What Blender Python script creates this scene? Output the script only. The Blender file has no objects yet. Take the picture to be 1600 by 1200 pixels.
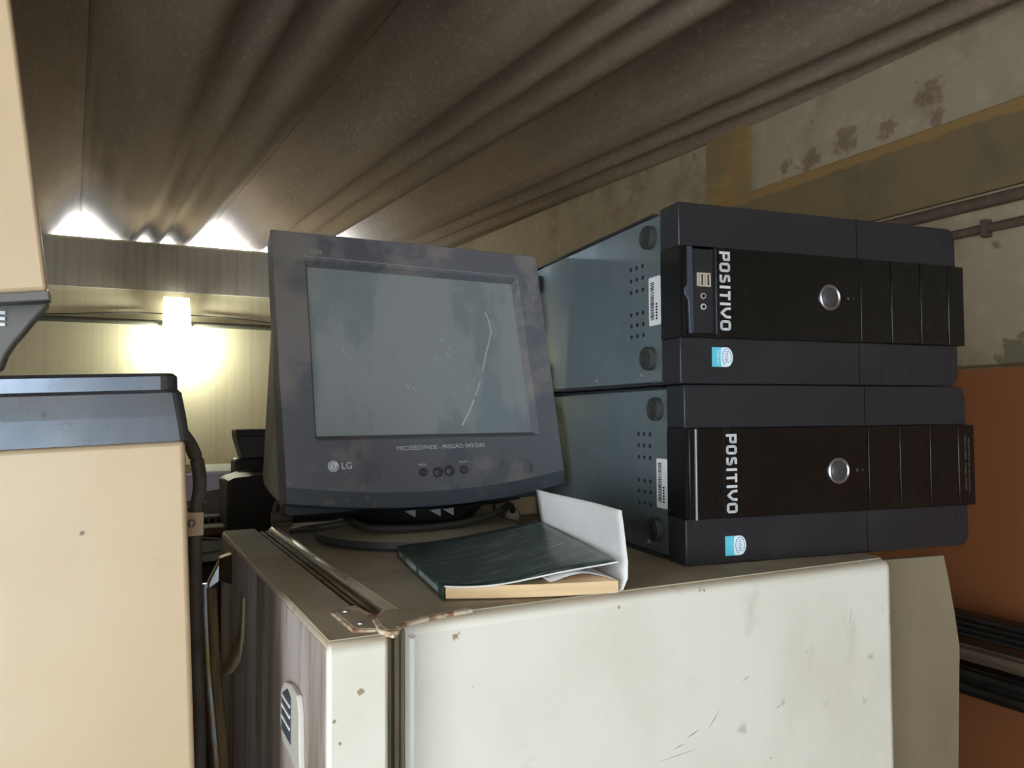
import bpy, bmesh, math, random
from mathutils import Matrix, Vector, Quaternion, noise
random.seed(7)
S = bpy.context.scene
COL = S.collection
ZC = 1.62                      # eye height above the floor; heights below marked c(...) are measured from the eye

# ---------------------------------------------------------------- camera, sky, big lights, exposure
cam_d = bpy.data.cameras.new('camera')
cam = bpy.data.objects.new('camera', cam_d); COL.objects.link(cam); S.camera = cam
cam_d.sensor_fit = 'HORIZONTAL'; cam_d.sensor_width = 36.0
cam_d.lens = 36.0 * 1237.7 / 1600.0
cam_d.clip_start = 0.02
yaw, pitch, roll = .4663, .0371, -.0056
f = Vector((math.sin(yaw)*math.cos(pitch), math.cos(yaw)*math.cos(pitch), math.sin(pitch)))
r = Vector((math.cos(yaw), -math.sin(yaw), 0)); u = r.cross(f)
r2 = r*math.cos(roll) + u*math.sin(roll); u2 = -r*math.sin(roll) + u*math.cos(roll)
cam.matrix_world = Matrix(((r2.x, u2.x, -f.x, 0), (r2.y, u2.y, -f.y, 0), (r2.z, u2.z, -f.z, ZC), (0, 0, 0, 1)))

w = bpy.data.worlds.new('sky'); S.world = w; w.use_nodes = True
bg = w.node_tree.nodes['Background']
bg.inputs['Color'].default_value = (.70, .86, 1.0, 1)
bg.inputs['Strength'].default_value = 11.0

def area(name, loc, target, sx, sy, power, color):
    d = bpy.data.lights.new(name, 'AREA'); d.shape = 'RECTANGLE'; d.size = sx; d.size_y = sy
    d.energy = power; d.color = color
    o = bpy.data.objects.new(name, d); COL.objects.link(o); o.location = loc
    o.rotation_euler = (Vector(target)-Vector(loc)).to_track_quat('-Z', 'Y').to_euler()
    return o
# daylight through the window opening in the left wall; an unseen point light is added behind the viewer for a steel-top glint
area('window_daylight', (-1.37, -.68, 1.62), (0, -.68, 1.62), 1.0, .95, 14, (1, .93, .85))
_b = bpy.data.lights.new('glint_light', 'POINT'); _b.energy = 3.0; _b.color = (1, .86, .62); _b.shadow_soft_size = .035
_bo = bpy.data.objects.new('glint_light', _b); COL.objects.link(_bo); _bo.location = (-.10, -1.5, 2.12)

S.view_settings.view_transform = 'Standard'
S.view_settings.look = 'None'
S.view_settings.gamma = 1
S.view_settings.use_curve_mapping = False
S.view_settings.exposure = 0.03

# ---------------------------------------------------------------- material helper
def sr(r, g, b):               # sRGB 0-255 -> linear
    return tuple(((c/255)/12.92 if c/255 <= .04045 else ((c/255+.055)/1.055)**2.4) for c in (r, g, b))
_m = {}
def mat(name, base, rough=.6, metal=0, layers=(), bump=None, emit=None, rvar=0, coat=0, spec=.5, off=None):
    """layers: ('noise', color, scale(3), lo, hi, amount[, detail]) | ('wave', color, axis scale, lo, hi, amount)
       | ('blob', color, [(centre, radius)...], softness, amount) | ('zband', color, z0, z1, wobble, amount)"""
    if name in _m: return _m[name]
    m = bpy.data.materials.new(name); m.use_nodes = True; _m[name] = m
    nt = m.node_tree; N = nt.nodes; L = nt.links
    b = N['Principled BSDF']
    b.inputs['Roughness'].default_value = rough; b.inputs['Metallic'].default_value = metal
    b.inputs['Coat Weight'].default_value = coat; b.inputs['Specular IOR Level'].default_value = spec
    tc = N.new('ShaderNodeTexCoord'); P = tc.outputs['Object']
    def mapped(sc):
        mp = N.new('ShaderNodeMapping'); mp.inputs['Scale'].default_value = sc if hasattr(sc, '__len__') else (sc,)*3
        L.new(P, mp.inputs['Vector']); return mp.outputs['Vector']
    def nz(sc, detail=5, rgh=.6):
        n = N.new('ShaderNodeTexNoise'); n.inputs['Scale'].default_value = 1; n.inputs['Detail'].default_value = detail
        n.inputs['Roughness'].default_value = rgh
        L.new(mapped(sc), n.inputs['Vector']); return n.outputs['Fac']
    def rng(v, lo, hi, a):
        mr = N.new('ShaderNodeMapRange'); mr.interpolation_type = 'SMOOTHSTEP'
        mr.inputs[1].default_value = lo; mr.inputs[2].default_value = hi; mr.inputs[3].default_value = 0; mr.inputs[4].default_value = a
        L.new(v, mr.inputs[0]); return mr.outputs[0]
    def mth(op, a, c):
        n = N.new('ShaderNodeMath'); n.operation = op
        for i, x in enumerate((a, c)):
            if isinstance(x, (int, float)): n.inputs[i].default_value = x
            else: L.new(x, n.inputs[i])
        return n.outputs[0]
    cur = None
    for ly in layers:
        if ly[0] == 'noise':
            fac = rng(nz(ly[2], ly[6] if len(ly) > 6 else 5), ly[3], ly[4], ly[5])
        elif ly[0] == 'blob':
            dmin = None; nn = mth('MULTIPLY', mth('SUBTRACT', nz(ly[5] if len(ly) > 5 else 90, 3), .5), 1.0)
            for c, rad in ly[2]:
                if off: c = tuple(a-b_ for a, b_ in zip(c, off))
                vm = N.new('ShaderNodeVectorMath'); vm.operation = 'DISTANCE'; L.new(P, vm.inputs[0]); vm.inputs[1].default_value = c
                dd = mth('DIVIDE', vm.outputs['Value'], rad)
                dmin = dd if dmin is None else mth('MINIMUM', dmin, dd)
            v = mth('ADD', dmin, mth('MULTIPLY', nn, 2.2))
            fac = rng(v, 1.0, 1.0-ly[3], ly[4])
        elif ly[0] == 'zband':
            sx = N.new('ShaderNodeSeparateXYZ'); L.new(P, sx.inputs[0])
            z = mth('ADD', sx.outputs[2], mth('MULTIPLY', mth('SUBTRACT', nz(5, 4), .5), ly[4]))
            a = rng(z, ly[2]-.004, ly[2]+.004, 1.0); c = rng(z, ly[3]+.004, ly[3]-.004, ly[5])
            fac = mth('MULTIPLY', a, c)
        mx = N.new('ShaderNodeMix'); mx.data_type = 'RGBA'
        L.new(fac, mx.inputs[0])
        if cur is None: mx.inputs[6].default_value = (*base, 1)
        else: L.new(cur, mx.inputs[6])
        mx.inputs[7].default_value = (*ly[1], 1); cur = mx.outputs[2]
    if cur is None: b.inputs['Base Color'].default_value = (*base, 1)
    else: L.new(cur, b.inputs['Base Color'])
    if rvar:
        rr = N.new('ShaderNodeMapRange'); rr.inputs[1].default_value = .3; rr.inputs[2].default_value = .7
        rr.inputs[3].default_value = max(.03, rough-rvar); rr.inputs[4].default_value = rough+rvar
        L.new(nz(14, 6), rr.inputs[0]); L.new(rr.outputs[0], b.inputs['Roughness'])
    if bump:
        bp = N.new('ShaderNodeBump'); bp.inputs['Strength'].default_value = bump[1]; bp.inputs['Distance'].default_value = bump[2] if len(bump) > 2 else .002
        L.new(nz(bump[0], 6), bp.inputs['Height']); L.new(bp.outputs[0], b.inputs['Normal'])
    if emit:
        b.inputs['Emission Color'].default_value = (*emit[0], 1); b.inputs['Emission Strength'].default_value = emit[1]
    return m

# ---------------------------------------------------------------- mesh helpers
def box(bm, x0, x1, y0, y1, z0, z1, M=None, mi=0):
    vs = [bm.verts.new(Vector((x, y, z))) for x in (x0, x1) for y in (y0, y1) for z in (z0, z1)]
    if M:
        for v in vs: v.co = M @ v.co
    fs = []
    for q in ((0, 1, 3, 2), (4, 6, 7, 5), (0, 4, 5, 1), (2, 3, 7, 6), (0, 2, 6, 4), (1, 5, 7, 3)):
        fc = bm.faces.new([vs[i] for i in q]); fc.material_index = mi; fs.append(fc)
    return fs
def prism(bm, pts, ext, M=None):
    """pts: list of 3D points (planar outline), ext: vector"""
    a = [bm.verts.new(Vector(p)) for p in pts]; e = Vector(ext)
    b = [bm.verts.new(Vector(p)+e) for p in pts]
    if M:
        for v in a+b: v.co = M @ v.co
    bm.faces.new(a[::-1]); bm.faces.new(b); n = len(a)
    for i in range(n): bm.faces.new((a[i], a[(i+1) % n], b[(i+1) % n], b[i]))
def cyl(bm, p0, p1, r0, r1=None, n=20, caps=True):
    p0, p1 = Vector(p0), Vector(p1); r1 = r0 if r1 is None else r1
    d = (p1-p0).normalized(); q = d.to_track_quat('Z', 'Y')
    A = [bm.verts.new(p0+q @ Vector((r0*math.cos(t), r0*math.sin(t), 0))) for t in [2*math.pi*i/n for i in range(n)]]
    B = [bm.verts.new(p1+q @ Vector((r1*math.cos(t), r1*math.sin(t), 0))) for t in [2*math.pi*i/n for i in range(n)]]
    for i in range(n): bm.faces.new((A[i], A[(i+1) % n], B[(i+1) % n], B[i]))
    if caps: bm.faces.new(A[::-1]); bm.faces.new(B)
def lathe(bm, prof, c, axis=(0, 0, 1), n=40, sx=1, sy=1):
    q = Vector(axis).to_track_quat('Z', 'Y'); rings = []
    for (rd, h) in prof:
        rings.append([bm.verts.new(Vector(c)+q @ Vector((sx*rd*math.cos(2*math.pi*i/n), sy*rd*math.sin(2*math.pi*i/n), h))) for i in range(n)])
    for a, b in zip(rings, rings[1:]):
        for i in range(n): bm.faces.new((a[i], a[(i+1) % n], b[(i+1) % n], b[i]))
    bm.faces.new(rings[0][::-1]); bm.faces.new(rings[-1])
def spline(pts, k=8):
    P = [Vector(p) for p in pts]; P = [P[0]*2-P[1]]+P+[P[-1]*2-P[-2]]; out = []
    for i in range(1, len(P)-2):
        a, b, c, d = P[i-1:i+3]
        for j in range(k):
            t = j/k
            out.append(.5*((2*b)+(c-a)*t+(2*a-5*b+4*c-d)*t*t+(3*b-a-3*c+d)*t**3))
    return out+[P[-2]]
def tube(bm, pts, rad, n=10, flat=None, smooth=True):
    P = spline(pts) if smooth else [Vector(p) for p in pts]
    rings = []
    for i, p in enumerate(P):
        d = (P[min(i+1, len(P)-1)]-P[max(i-1, 0)]).normalized()
        up = Vector((0, 0, 1)) if abs(d.z) < .95 else Vector((0, 1, 0))
        s = d.cross(up).normalized(); t = s.cross(d)
        ra, rb = (rad, rad) if flat is None else flat
        rings.append([bm.verts.new(p+s*ra*math.cos(a)+t*rb*math.sin(a)) for a in [2*math.pi*k/n for k in range(n)]])
    for a, b in zip(rings, rings[1:]):
        for i in range(n): bm.faces.new((a[i], a[(i+1) % n], b[(i+1) % n], b[i]))
    bm.faces.new(rings[0][::-1]); bm.faces.new(rings[-1])
def rrect(w0, w1, h0, h1, rad, n=5):
    pts = []
    for cx, cy, a0 in ((w1-rad, h1-rad, 0), (w0+rad, h1-rad, 90), (w0+rad, h0+rad, 180), (w1-rad, h0+rad, 270)):
        for i in range(n+1):
            a = math.radians(a0+90*i/n); pts.append((cx+rad*math.cos(a), cy+rad*math.sin(a)))
    return pts
def obj(name, bm, m, parent=None, M=None, bevel=0, smooth=False, seg=2, label=None, solid=0, subd=0):
    bmesh.ops.recalc_face_normals(bm, faces=bm.faces)
    me = bpy.data.meshes.new(name); bm.to_mesh(me); bm.free()
    if M is not None: me.transform(M)
    for x in (m if isinstance(m, (list, tuple)) else [m]): me.materials.append(x)
    o = bpy.data.objects.new(name, me); COL.objects.link(o)
    if parent: o.parent = parent
    if solid:
        md = o.modifiers.new('solid', 'SOLIDIFY'); md.thickness = solid; md.offset = 0
    if subd:
        md = o.modifiers.new('sub', 'SUBSURF'); md.levels = md.render_levels = subd
    if bevel:
        md = o.modifiers.new('bev', 'BEVEL'); md.width = bevel; md.segments = seg; md.limit_method = 'ANGLE'; md.angle_limit = math.radians(40)
    if smooth or bevel:
        for p in me.polygons: p.use_smooth = True
        try: me.set_sharp_from_angle(angle=math.radians(38))
        except Exception: pass
    if label: o['label'] = label
    return o
def tag(o, label, cat, group=None):
    o['label'] = label; o['category'] = cat
    if group: o['group'] = group
    return o
def struct(o): o['kind'] = 'structure'; return o
def empty(name, loc, rz=0):
    o = bpy.data.objects.new(name, None); COL.objects.link(o); o.location = loc; o.rotation_euler = (0, 0, rz); o.empty_display_size = .05
    return o
def B(): return bmesh.new()
def text(name, body, wd, ht, m, parent, M, depth=.0003, label=None):
    """lettering scaled to a box wd x ht, lower left corner at the origin of M, reading along +X, up along +Y, facing +Z"""
    c = bpy.data.curves.new(name, 'FONT'); c.body = body; c.size = 1; c.extrude = 0.0
    t = bpy.data.objects.new(name, c); COL.objects.link(t)
    me = bpy.data.meshes.new_from_object(t.evaluated_get(bpy.context.evaluated_depsgraph_get()))
    bpy.data.objects.remove(t); bpy.data.curves.remove(c)
    xs = [v.co.x for v in me.vertices]; ys = [v.co.y for v in me.vertices]
    sx = wd/(max(xs)-min(xs)); sy = ht/(max(ys)-min(ys))
    for v in me.vertices: v.co = Vector(((v.co.x-min(xs))*sx, (v.co.y-min(ys))*sy, 0))
    me.transform(M); me.materials.append(m); me.name = name
    o = bpy.data.objects.new(name, me); COL.objects.link(o); o.parent = parent
    if label: o['label'] = label
    return o
def frame(o, x, y):            # matrix with given origin, x and y directions
    x = Vector(x).normalized(); y = Vector(y).normalized(); z = x.cross(y); o = Vector(o)
    return Matrix(((x.x, y.x, z.x, o.x), (x.y, y.y, z.y, o.y), (x.z, y.z, z.z, o.z), (0, 0, 0, 1)))

# ---------------------------------------------------------------- materials
WHITE = sr(236, 230, 216)
M_roof = mat('fibre_cement', sr(148, 129, 113), .95, layers=[
    ('noise', sr(118, 101, 87), (3, .7, 3), .40, .65, .6), ('noise', sr(180, 164, 148), (70, 40, 70), .5, .75, .5),
    ('noise', sr(114, 98, 85), (150, 90, 150), .56, .72, .5), ('noise', sr(70, 62, 54), (9, 9, 9), .70, .74, .7)], bump=(160, .5, .003))
M_wallfar = mat('cream_limewash', sr(228, 218, 188), .9, layers=[
    ('noise', sr(208, 199, 160), (26, 1, .5), .45, .7, .55), ('noise', sr(170, 150, 110), (9, 9, 9), .68, .74, .6)], bump=(40, .2))
M_beam = mat('grey_concrete', sr(188, 184, 178), .9, layers=[
    ('noise', sr(160, 155, 148), (30, 1, .8), .42, .68, .7), ('noise', sr(186, 180, 168), (3, 3, 3), .5, .7, .4)], bump=(50, .3))
M_wallright = mat('stained_plaster', sr(168, 151, 126), .92, layers=[
    ('noise', sr(138, 119, 96), (5, 5, 5), .46, .68, .7), ('noise', sr(182, 166, 142), (14, 14, 14), .5, .72, .6),
    ('noise', sr(104, 80, 60), (11, 9, 12), .66, .72, .75), ('noise', sr(88, 66, 50), (38, 38, 38), .70, .74, .8),
    ('blob', sr(104, 78, 66), [((1.91, 1.62, ZC+.80), .05), ((1.91, 1.48, ZC+.79), .035), ((1.91, 1.35, ZC+.84), .05), ((1.91, 1.33, ZC+.77), .03), ((1.91, 1.75, ZC+.78), .04), ((1.91, 1.85, ZC+.79), .03)], .5, .6, 40),
    ('blob', sr(106, 100, 80), [((1.91, 1.12, ZC+.125), .06), ((1.91, 1.06, ZC+.14), .07)], .2, .8, 30),
    ('zband', sr(150, 90, 50), -1, ZC+.105, .006, 1.0), ('zband', sr(86, 66, 44), ZC+.105, ZC+.114, .004, .9)], bump=(60, .35, .003))
M_ochre = mat('ochre_paint', sr(166, 126, 72), .9, layers=[
    ('noise', sr(136, 118, 84), (4, 4, 4), .40, .62, .85), ('noise', sr(196, 158, 100), (7, 4, 9), .55, .75, .6), ('noise', sr(120, 88, 56), (24, 24, 24), .66, .74, .6)], bump=(60, .35, .003))
M_band = mat('worn_ochre_band', sr(124, 104, 74), .9, layers=[
    ('noise', sr(102, 92, 72), (3, 3, 3), .40, .62, .9), ('noise', sr(138, 114, 76), (4, 2, 7), .55, .75, .6), ('noise', sr(110, 84, 58), (24, 24, 24), .66, .74, .5),
    ('zband', sr(158, 122, 72), ZC+.71, ZC+.80, .05, .75)], bump=(60, .35, .003))
M_floor = mat('cement_floor', sr(120, 112, 102), .85, layers=[('noise', sr(90, 84, 76), (4, 4, 4), .4, .7, .7)], bump=(30, .2))
M_fridge = mat('white_enamel', WHITE, .34, layers=[
    ('noise', sr(214, 205, 186), (5, 5, 4), .46, .72, .55), ('noise', sr(205, 196, 180), (22, 22, 8), .62, .75, .5),
    ('noise', sr(120, 92, 60), (70, 70, 70), .755, .78, .9, 2),
    ('blob', sr(142, 104, 62), [((.152, .533, 1.432), .0028), ((.134, .533, 1.415), .0016), ((.138, .533, 1.400), .0016), ((.136, .533, 1.375), .002), ((.20, .5655, 1.455), .003), ((.385, .566, 1.455), .0016), ((.235, .563, 1.45), 0.0042), ((.25, .563, 1.41), 0.0025), ((.33, .563, 1.462), 0.0029), ((.475, .563, 1.462), 0.0059), ((.26, .563, 1.40), 0.0017), ((.255, .563, 1.36), 0.0013)], .5, .8, 300),
    ('blob', sr(182, 174, 160), [((.52, .563, 1.33), 0.0076), ((.57, .563, 1.345), 0.0050), ((.69, .563, 1.37), 0.0067), ((.68, .563, 1.33), 0.0059)], .8, .6, 120),
    ('zband', sr(172, 156, 130), 1.4667-.0045, 9, .003, .85)], rvar=.08, coat=.1, off=(.46, .85, 0))
M_fridgetop = mat('dusty_enamel', sr(178, 166, 144), .75, layers=[
    ('noise', sr(150, 137, 114), (9, 9, 9), .42, .66, .7), ('noise', sr(206, 194, 170), (60, 60, 60), .66, .74, .7), ('noise', sr(110, 84, 58), (45, 45, 45), .71, .75, .7)], bump=(120, .15))
M_door = mat('grimy_enamel', sr(188, 176, 170), .6, layers=[
    ('noise', sr(120, 104, 92), (14, 16, 2.2), .42, .66, .85), ('noise', sr(86, 70, 58), (60, 70, 7), .54, .70, .7), ('noise', sr(214, 204, 196), (90, 90, 9), .68, .76, .5)], bump=(80, .15))
M_rust = mat('rusted_edge', sr(222, 206, 180), .7, layers=[('noise', sr(150, 92, 56), (90, 90, 90), .46, .62, .9), ('noise', sr(100, 64, 44), (200, 200, 200), .6, .7, .6)])
M_gasket = mat('gasket_rubber', sr(138, 124, 96), .7, layers=[('noise', sr(92, 80, 64), (30, 30, 3), .4, .7, .8)])
M_beige = mat('beige_enamel', sr(206, 179, 144), .35, layers=[
    ('noise', sr(194, 166, 132), (5, 5, 3), .42, .7, .6), ('noise', sr(184, 158, 128), (18, 18, 12), .62, .75, .5), ('noise', sr(110, 88, 66), (55, 55, 55), .765, .785, .9, 2),
    ('blob', sr(104, 84, 64), [((-.018, .620, 1.54), 0.0019), ((-.016, .618, 1.462), 0.0018), ((-.004, .618, 1.597), 0.0010), ((.0, .618, 1.46), 0.0011), ((-.033, .618, 1.497), 0.0017), ((-.035, .618, 1.388), 0.0017)], .3, .85, 500)], rvar=.06, off=(.047, .62, 0))
M_steel = mat('stainless_steel', sr(96, 100, 108), .30, .85, layers=[('noise', sr(110, 110, 114), (30, 8, 14), .42, .7, .6), ('noise', sr(80, 76, 72), (150, 150, 150), .6, .74, .6)], rvar=.10)
M_chrome = mat('worn_chrome', sr(150, 150, 150), .35, 1, layers=[('noise', sr(150, 120, 70), (40, 40, 20), .44, .6, .9)])
M_case = mat('grey_case_steel', sr(120, 131, 136), .22, .45, layers=[('noise', sr(104, 118, 120), (7, 7, 7), .4, .7, .7), ('noise', sr(150, 160, 164), (40, 40, 40), .62, .76, .35)], rvar=.05)
M_pcmatte = mat('black_plastic', sr(35, 35, 39), .42, layers=[('noise', sr(52, 51, 52), (14, 14, 14), .5, .75, .5), ('noise', sr(110, 108, 106), (240, 240, 240), .74, .78, .5, 2)], bump=(900, .06, .0005))
M_pcgloss = mat('gloss_black_plastic', sr(17, 17, 17), .26, spec=.35, layers=[('noise', sr(30, 28, 27), (12, 12, 12), .52, .75, .5), ('noise', sr(90, 86, 80), (160, 160, 160), .75, .79, .4, 2)], rvar=.06)
M_black = mat('black', sr(20, 20, 20), .85, spec=.15)
M_dark = mat('dark_void', sr(10, 10, 10), .9)
M_rubber = mat('foot_rubber', sr(46, 46, 46), .75, layers=[('noise', sr(80, 78, 74), (90, 90, 90), .56, .74, .5)])
M_brass = mat('warm_metal', sr(214, 200, 178), .35, .35)
M_lettering = mat('silver_lettering', sr(205, 205, 208), .45)
M_ink = mat('pale_grey_ink', sr(196, 196, 198), .6)
M_dimink = mat('dim_grey_ink', sr(150, 147, 144), .6)
M_label = mat('white_label_paper', sr(226, 226, 228), .7)
M_cyan = mat('cyan_print', sr(96, 200, 220), .5)
M_blue = mat('blue_print', sr(70, 130, 170), .5)
M_stkwhite = mat('sticker_white', sr(232, 240, 246), .5)
M_silver = mat('silver_trim', sr(176, 172, 174), .3, .9)
M_mon = mat('charcoal_monitor_plastic', sr(95, 93, 98), .5, layers=[
    ('noise', sr(132, 123, 117), (8, 8, 12), .46, .62, .8), ('noise', sr(76, 77, 84), (16, 16, 9), .56, .66, .75), ('noise', sr(140, 134, 128), (300, 300, 300), .68, .76, .4, 2)], bump=(700, .12, .0006), rvar=.08)
M_moncase = mat('dusty_monitor_shell', sr(176, 166, 144), .7, layers=[('noise', sr(144, 134, 116), (12, 12, 5), .42, .7, .7)])
M_monunder = mat('dark_monitor_underside', sr(46, 48, 50), .6, layers=[('noise', sr(84, 78, 66), (24, 24, 24), .54, .72, .6)])
M_glass = mat('dusty_screen_glass', sr(138, 139, 140), .42, layers=[
    ('noise', sr(114, 122, 124), (10, 10, 4), .48, .58, .8), ('noise', sr(154, 150, 144), (5, 5, 5), .50, .72, .7), ('noise', sr(176, 172, 166), (260, 260, 260), .70, .76, .45, 2)], coat=.25, rvar=.06)
M_scratch = mat('pale_scratch', sr(186, 182, 176), .8)
M_basetop = mat('dusty_base', sr(146, 136, 114), .85, layers=[('noise', sr(120, 110, 92), (10, 10, 10), .42, .7, .7)])
M_baserim = mat('base_rim', sr(62, 66, 66), .6, layers=[('noise', sr(150, 140, 120), (120, 120, 120), .70, .75, .7)])
M_cable = mat('black_cable', sr(44, 40, 36), .65)
M_cover = mat('dark_green_cover', sr(36, 58, 50), .34, layers=[
    ('noise', sr(26, 44, 38), (30, 30, 30), .4, .7, .7), ('noise', sr(126, 140, 132), (26, 200, 26), .54, .68, .75), ('noise', sr(104, 120, 112), (14, 26, 14), .54, .68, .55)], coat=.2)
M_page = mat('white_paper', sr(226, 222, 220), .8, layers=[('noise', sr(206, 202, 200), (12, 12, 12), .45, .7, .5)])
M_pages = mat('page_edges', sr(222, 190, 148), .85, layers=[('noise', sr(206, 172, 130), (6, 6, 900), .4, .65, .6), ('noise', sr(190, 160, 124), (16, 16, 16), .55, .75, .4)])
M_spineink = mat('faded_spine_print', sr(160, 174, 166), .7)
M_tan = mat('tan_board', sr(142, 128, 102), .75, layers=[
    ('noise', sr(122, 108, 86), (7, 7, 3), .42, .68, .7), ('noise', sr(120, 96, 72), (30, 30, 30), .70, .76, .6), ('blob', sr(126, 96, 70), [((.845, .60, 1.225), .010), ((.83, .60, 1.25), .006), ((.80, .60, 1.255), .005)], .6, .7, 150)])
M_card = mat('cardboard', sr(178, 150, 112), .85, layers=[('noise', sr(152, 126, 92), (9, 9, 9), .44, .7, .6)])
M_tape = mat('old_adhesive_tape', sr(196, 180, 140), .4, layers=[('noise', sr(160, 142, 106), (40, 40, 40), .45, .7, .7)])
M_pipe = mat('dusty_conduit', sr(92, 76, 62), .8, layers=[('noise', sr(124, 108, 92), (30, 30, 30), .5, .72, .6)])
M_pipefar = mat('grey_conduit', sr(92, 92, 80), .7)
M_rail = mat('black_rail_steel', sr(40, 37, 36), .45, .3, layers=[('noise', sr(70, 62, 56), (30, 5, 30), .5, .72, .6)])
M_railg = mat('brown_grey_rail', sr(104, 88, 72), .6, layers=[('noise', sr(80, 66, 54), (30, 6, 30), .5, .72, .6)])
M_hose = mat('grey_hose', sr(92, 86, 78), .6, layers=[('noise', sr(66, 60, 54), (40, 40, 18), .45, .68, .8)])
M_darkshell = mat('grey_plastic_shell', sr(112, 108, 104), .6, layers=[('noise', sr(92, 88, 84), (10, 10, 10), .4, .7, .6)])
M_lilac = mat('shade_lilac_metal', sr(196, 186, 200), .6, layers=[('noise', sr(180, 170, 180), (6, 6, 6), .45, .7, .5)])  # lilac tone puts the shade on the white cabinet's sides into the colour
M_brown = mat('brown_board', sr(104, 86, 66), .8, layers=[('noise', sr(70, 58, 46), (20, 20, 20), .45, .7, .7)])
M_greyslab = mat('grey_board', sr(112, 104, 100), .8, layers=[('noise', sr(90, 84, 80), (12, 12, 12), .45, .7, .7)])
M_shade = mat('lit_lamp_glass', sr(250, 255, 225), .5, emit=((1.0, 1.0, .82), 2.2))

# ---------------------------------------------------------------- room
XR, YF, XL, YB = 1.92, 5.0, -1.4, -2.9
bm = B(); box(bm, XL-.2, XR+.3, YB-.2, YF+.2, -.1, 0); struct(obj('floor', bm, M_floor))
bm = B(); box(bm, XL-.2, XR+.2, YF, YF+.15, 0, ZC+1.0); struct(obj('wall_far', bm, M_wallfar))
bm = B(); box(bm, XR, XR+.15, YB-.2, YF, 0, ZC+1.5); struct(obj('wall_right', bm, M_wallright))
bm = B()                                        # left wall with its window opening
for a in ((YB-.2, -1.22, 0, ZC+1.5), (-.14, YF, 0, ZC+1.5), (-1.22, -.14, 0, 1.1), (-1.22, -.14, 2.14, ZC+1.5)): box(bm, XL-.15, XL, *a)
struct(obj('wall_left', bm, M_wallfar))
bm = B()                                        # back wall; its unseen opening is added to let in frontal sky light
for a in ((XL, -1.15, 0, ZC+1.5), (-.2, XR, 0, ZC+1.5), (-1.15, -.2, 2.1, ZC+1.5)): box(bm, a[0], a[1], YB-.15, YB, a[2], a[3])
struct(obj('wall_back', bm, M_wallfar))
bm = B(); box(bm, -1.0, XR-.001, YF-.025, YF, ZC+.715, ZC+.985); struct(obj('trim_1', bm, M_beam, bevel=.004))
bm = B(); box(bm, XR-.012, XR, 2.005, 2.215, ZC+.54, ZC+1.3); struct(obj('trim_2', bm, M_ochre, bevel=.003))
bm = B(); box(bm, XR-.014, XR, YB+.01, 2.205, ZC+.537, ZC+.742); struct(obj('trim_3', bm, M_band, bevel=.003))
# corrugated fibre-cement roof: deep troughs with two small ribs, sheets lapped at each crest
def roof_z(x):
    t = (x+.175) % .725
    K = [(0, .180), (.02, .178), (.06, .150), (.15, .065), (.215, .018), (.255, .004), (.280, .012), (.312, .050), (.330, .057), (.35, .050), (.38, .010), (.395, .004),
         (.408, .010), (.438, .050), (.457, .057), (.477, .050), (.51, .010), (.535, .003), (.56, .012), (.60, .055), (.66, .135), (.70, .172), (.725, .180)]
    for (a, za), (b, zb) in zip(K, K[1:]):
        if a <= t <= b:
            s = (t-a)/(b-a); return za+(zb-za)*(s*s*(3-2*s)*.4+s*.6)
    return .18
bm = B(); rows = []
prof = []
x = -2.2
while x < 1.84:
    prof.append((x, roof_z(x)+.025*(x-.2)+1.008)); x += .0125
prof += [(1.86, prof[-1][1]), (2.6, prof[-1][1]+.03)]
pr2 = []
for (x, z) in prof:                              # the lapped sheet edge at each crest
    t = (x+.175) % .725
    if t < .0125 and pr2: pr2.append((x-t-.0004, z-.013)); pr2.append((x-t, z+.002))
    pr2.append((x, z-.013*max(0, (t-.6)/.125)))
ys = [-3.4, -1.5, 0.0, 1.0, 2.0, 3.0, 4.0, 5.18]
for y in ys:
    rows.append([bm.verts.new((x-.041*(y-5), y, ZC+z+.027*(y-5)+.004*noise.noise(Vector((x*1.5, y*.7, 0))))) for x, z in pr2])
for a, b in zip(rows, rows[1:]):
    for i in range(len(a)-1): bm.faces.new((a[i], b[i], b[i+1], a[i+1]))
struct(obj('ceiling', bm, M_roof, smooth=True, solid=.008))

# ---------------------------------------------------------------- fittings on the walls
def pipe(name, pts, rad, m, label, cat='conduit'):
    bm = B(); tube(bm, pts, rad, 10, smooth=False)
    return tag(obj(name, bm, m, smooth=True), label, cat)
pipe('conduit', [(XR-.016, -2.8, ZC+.512), (XR-.016, 4.96, ZC+.512)], .0155, M_pipe, 'brown conduit pipe running along the plaster just under the ochre band')
c2 = pipe('conduit', [(XR-.012, -2.8, ZC+.447), (XR-.012, 4.96, ZC+.447)], .0115, M_pipe, 'thinner brown conduit with a clip, lower of the two on the right wall')
bm = B(); box(bm, XR-.026, XR, 1.19, 1.206, ZC+.425, ZC+.468); obj('clip', bm, M_pipe, c2, bevel=.002)
pipe('conduit', [(-1.2, YF-.018, ZC+.533), (.25, YF-.018, ZC+.533), (.9, YF-.018, ZC+.531), (1.9, YF-.018, ZC+.53)], .016, M_pipefar, 'grey horizontal conduit across the far cream wall behind the glowing lamp')
bm = B(); tube(bm, [(-.9, 4.985, ZC+.556), (-.37, 4.985, ZC+.556), (.07, 4.985, ZC+.585), (.30, 4.985, ZC+.588)], .004); tube(bm, [(.34, 4.985, ZC+.588), (.5, 4.985, ZC+.583), (.7, 4.985, ZC+.575), (.95, 4.985, ZC+.556)], .004)
tag(obj('lamp_wire', bm, M_pipefar, smooth=True), 'thin wire drooping along the far wall to the glowing lamp', 'wire')
lp = empty('wall_lamp', (.318, YF, ZC+.58))
tag(lp, 'glowing white wall lamp with a tapered shade on the far cream wall', 'lamp')
bm = B()
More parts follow.
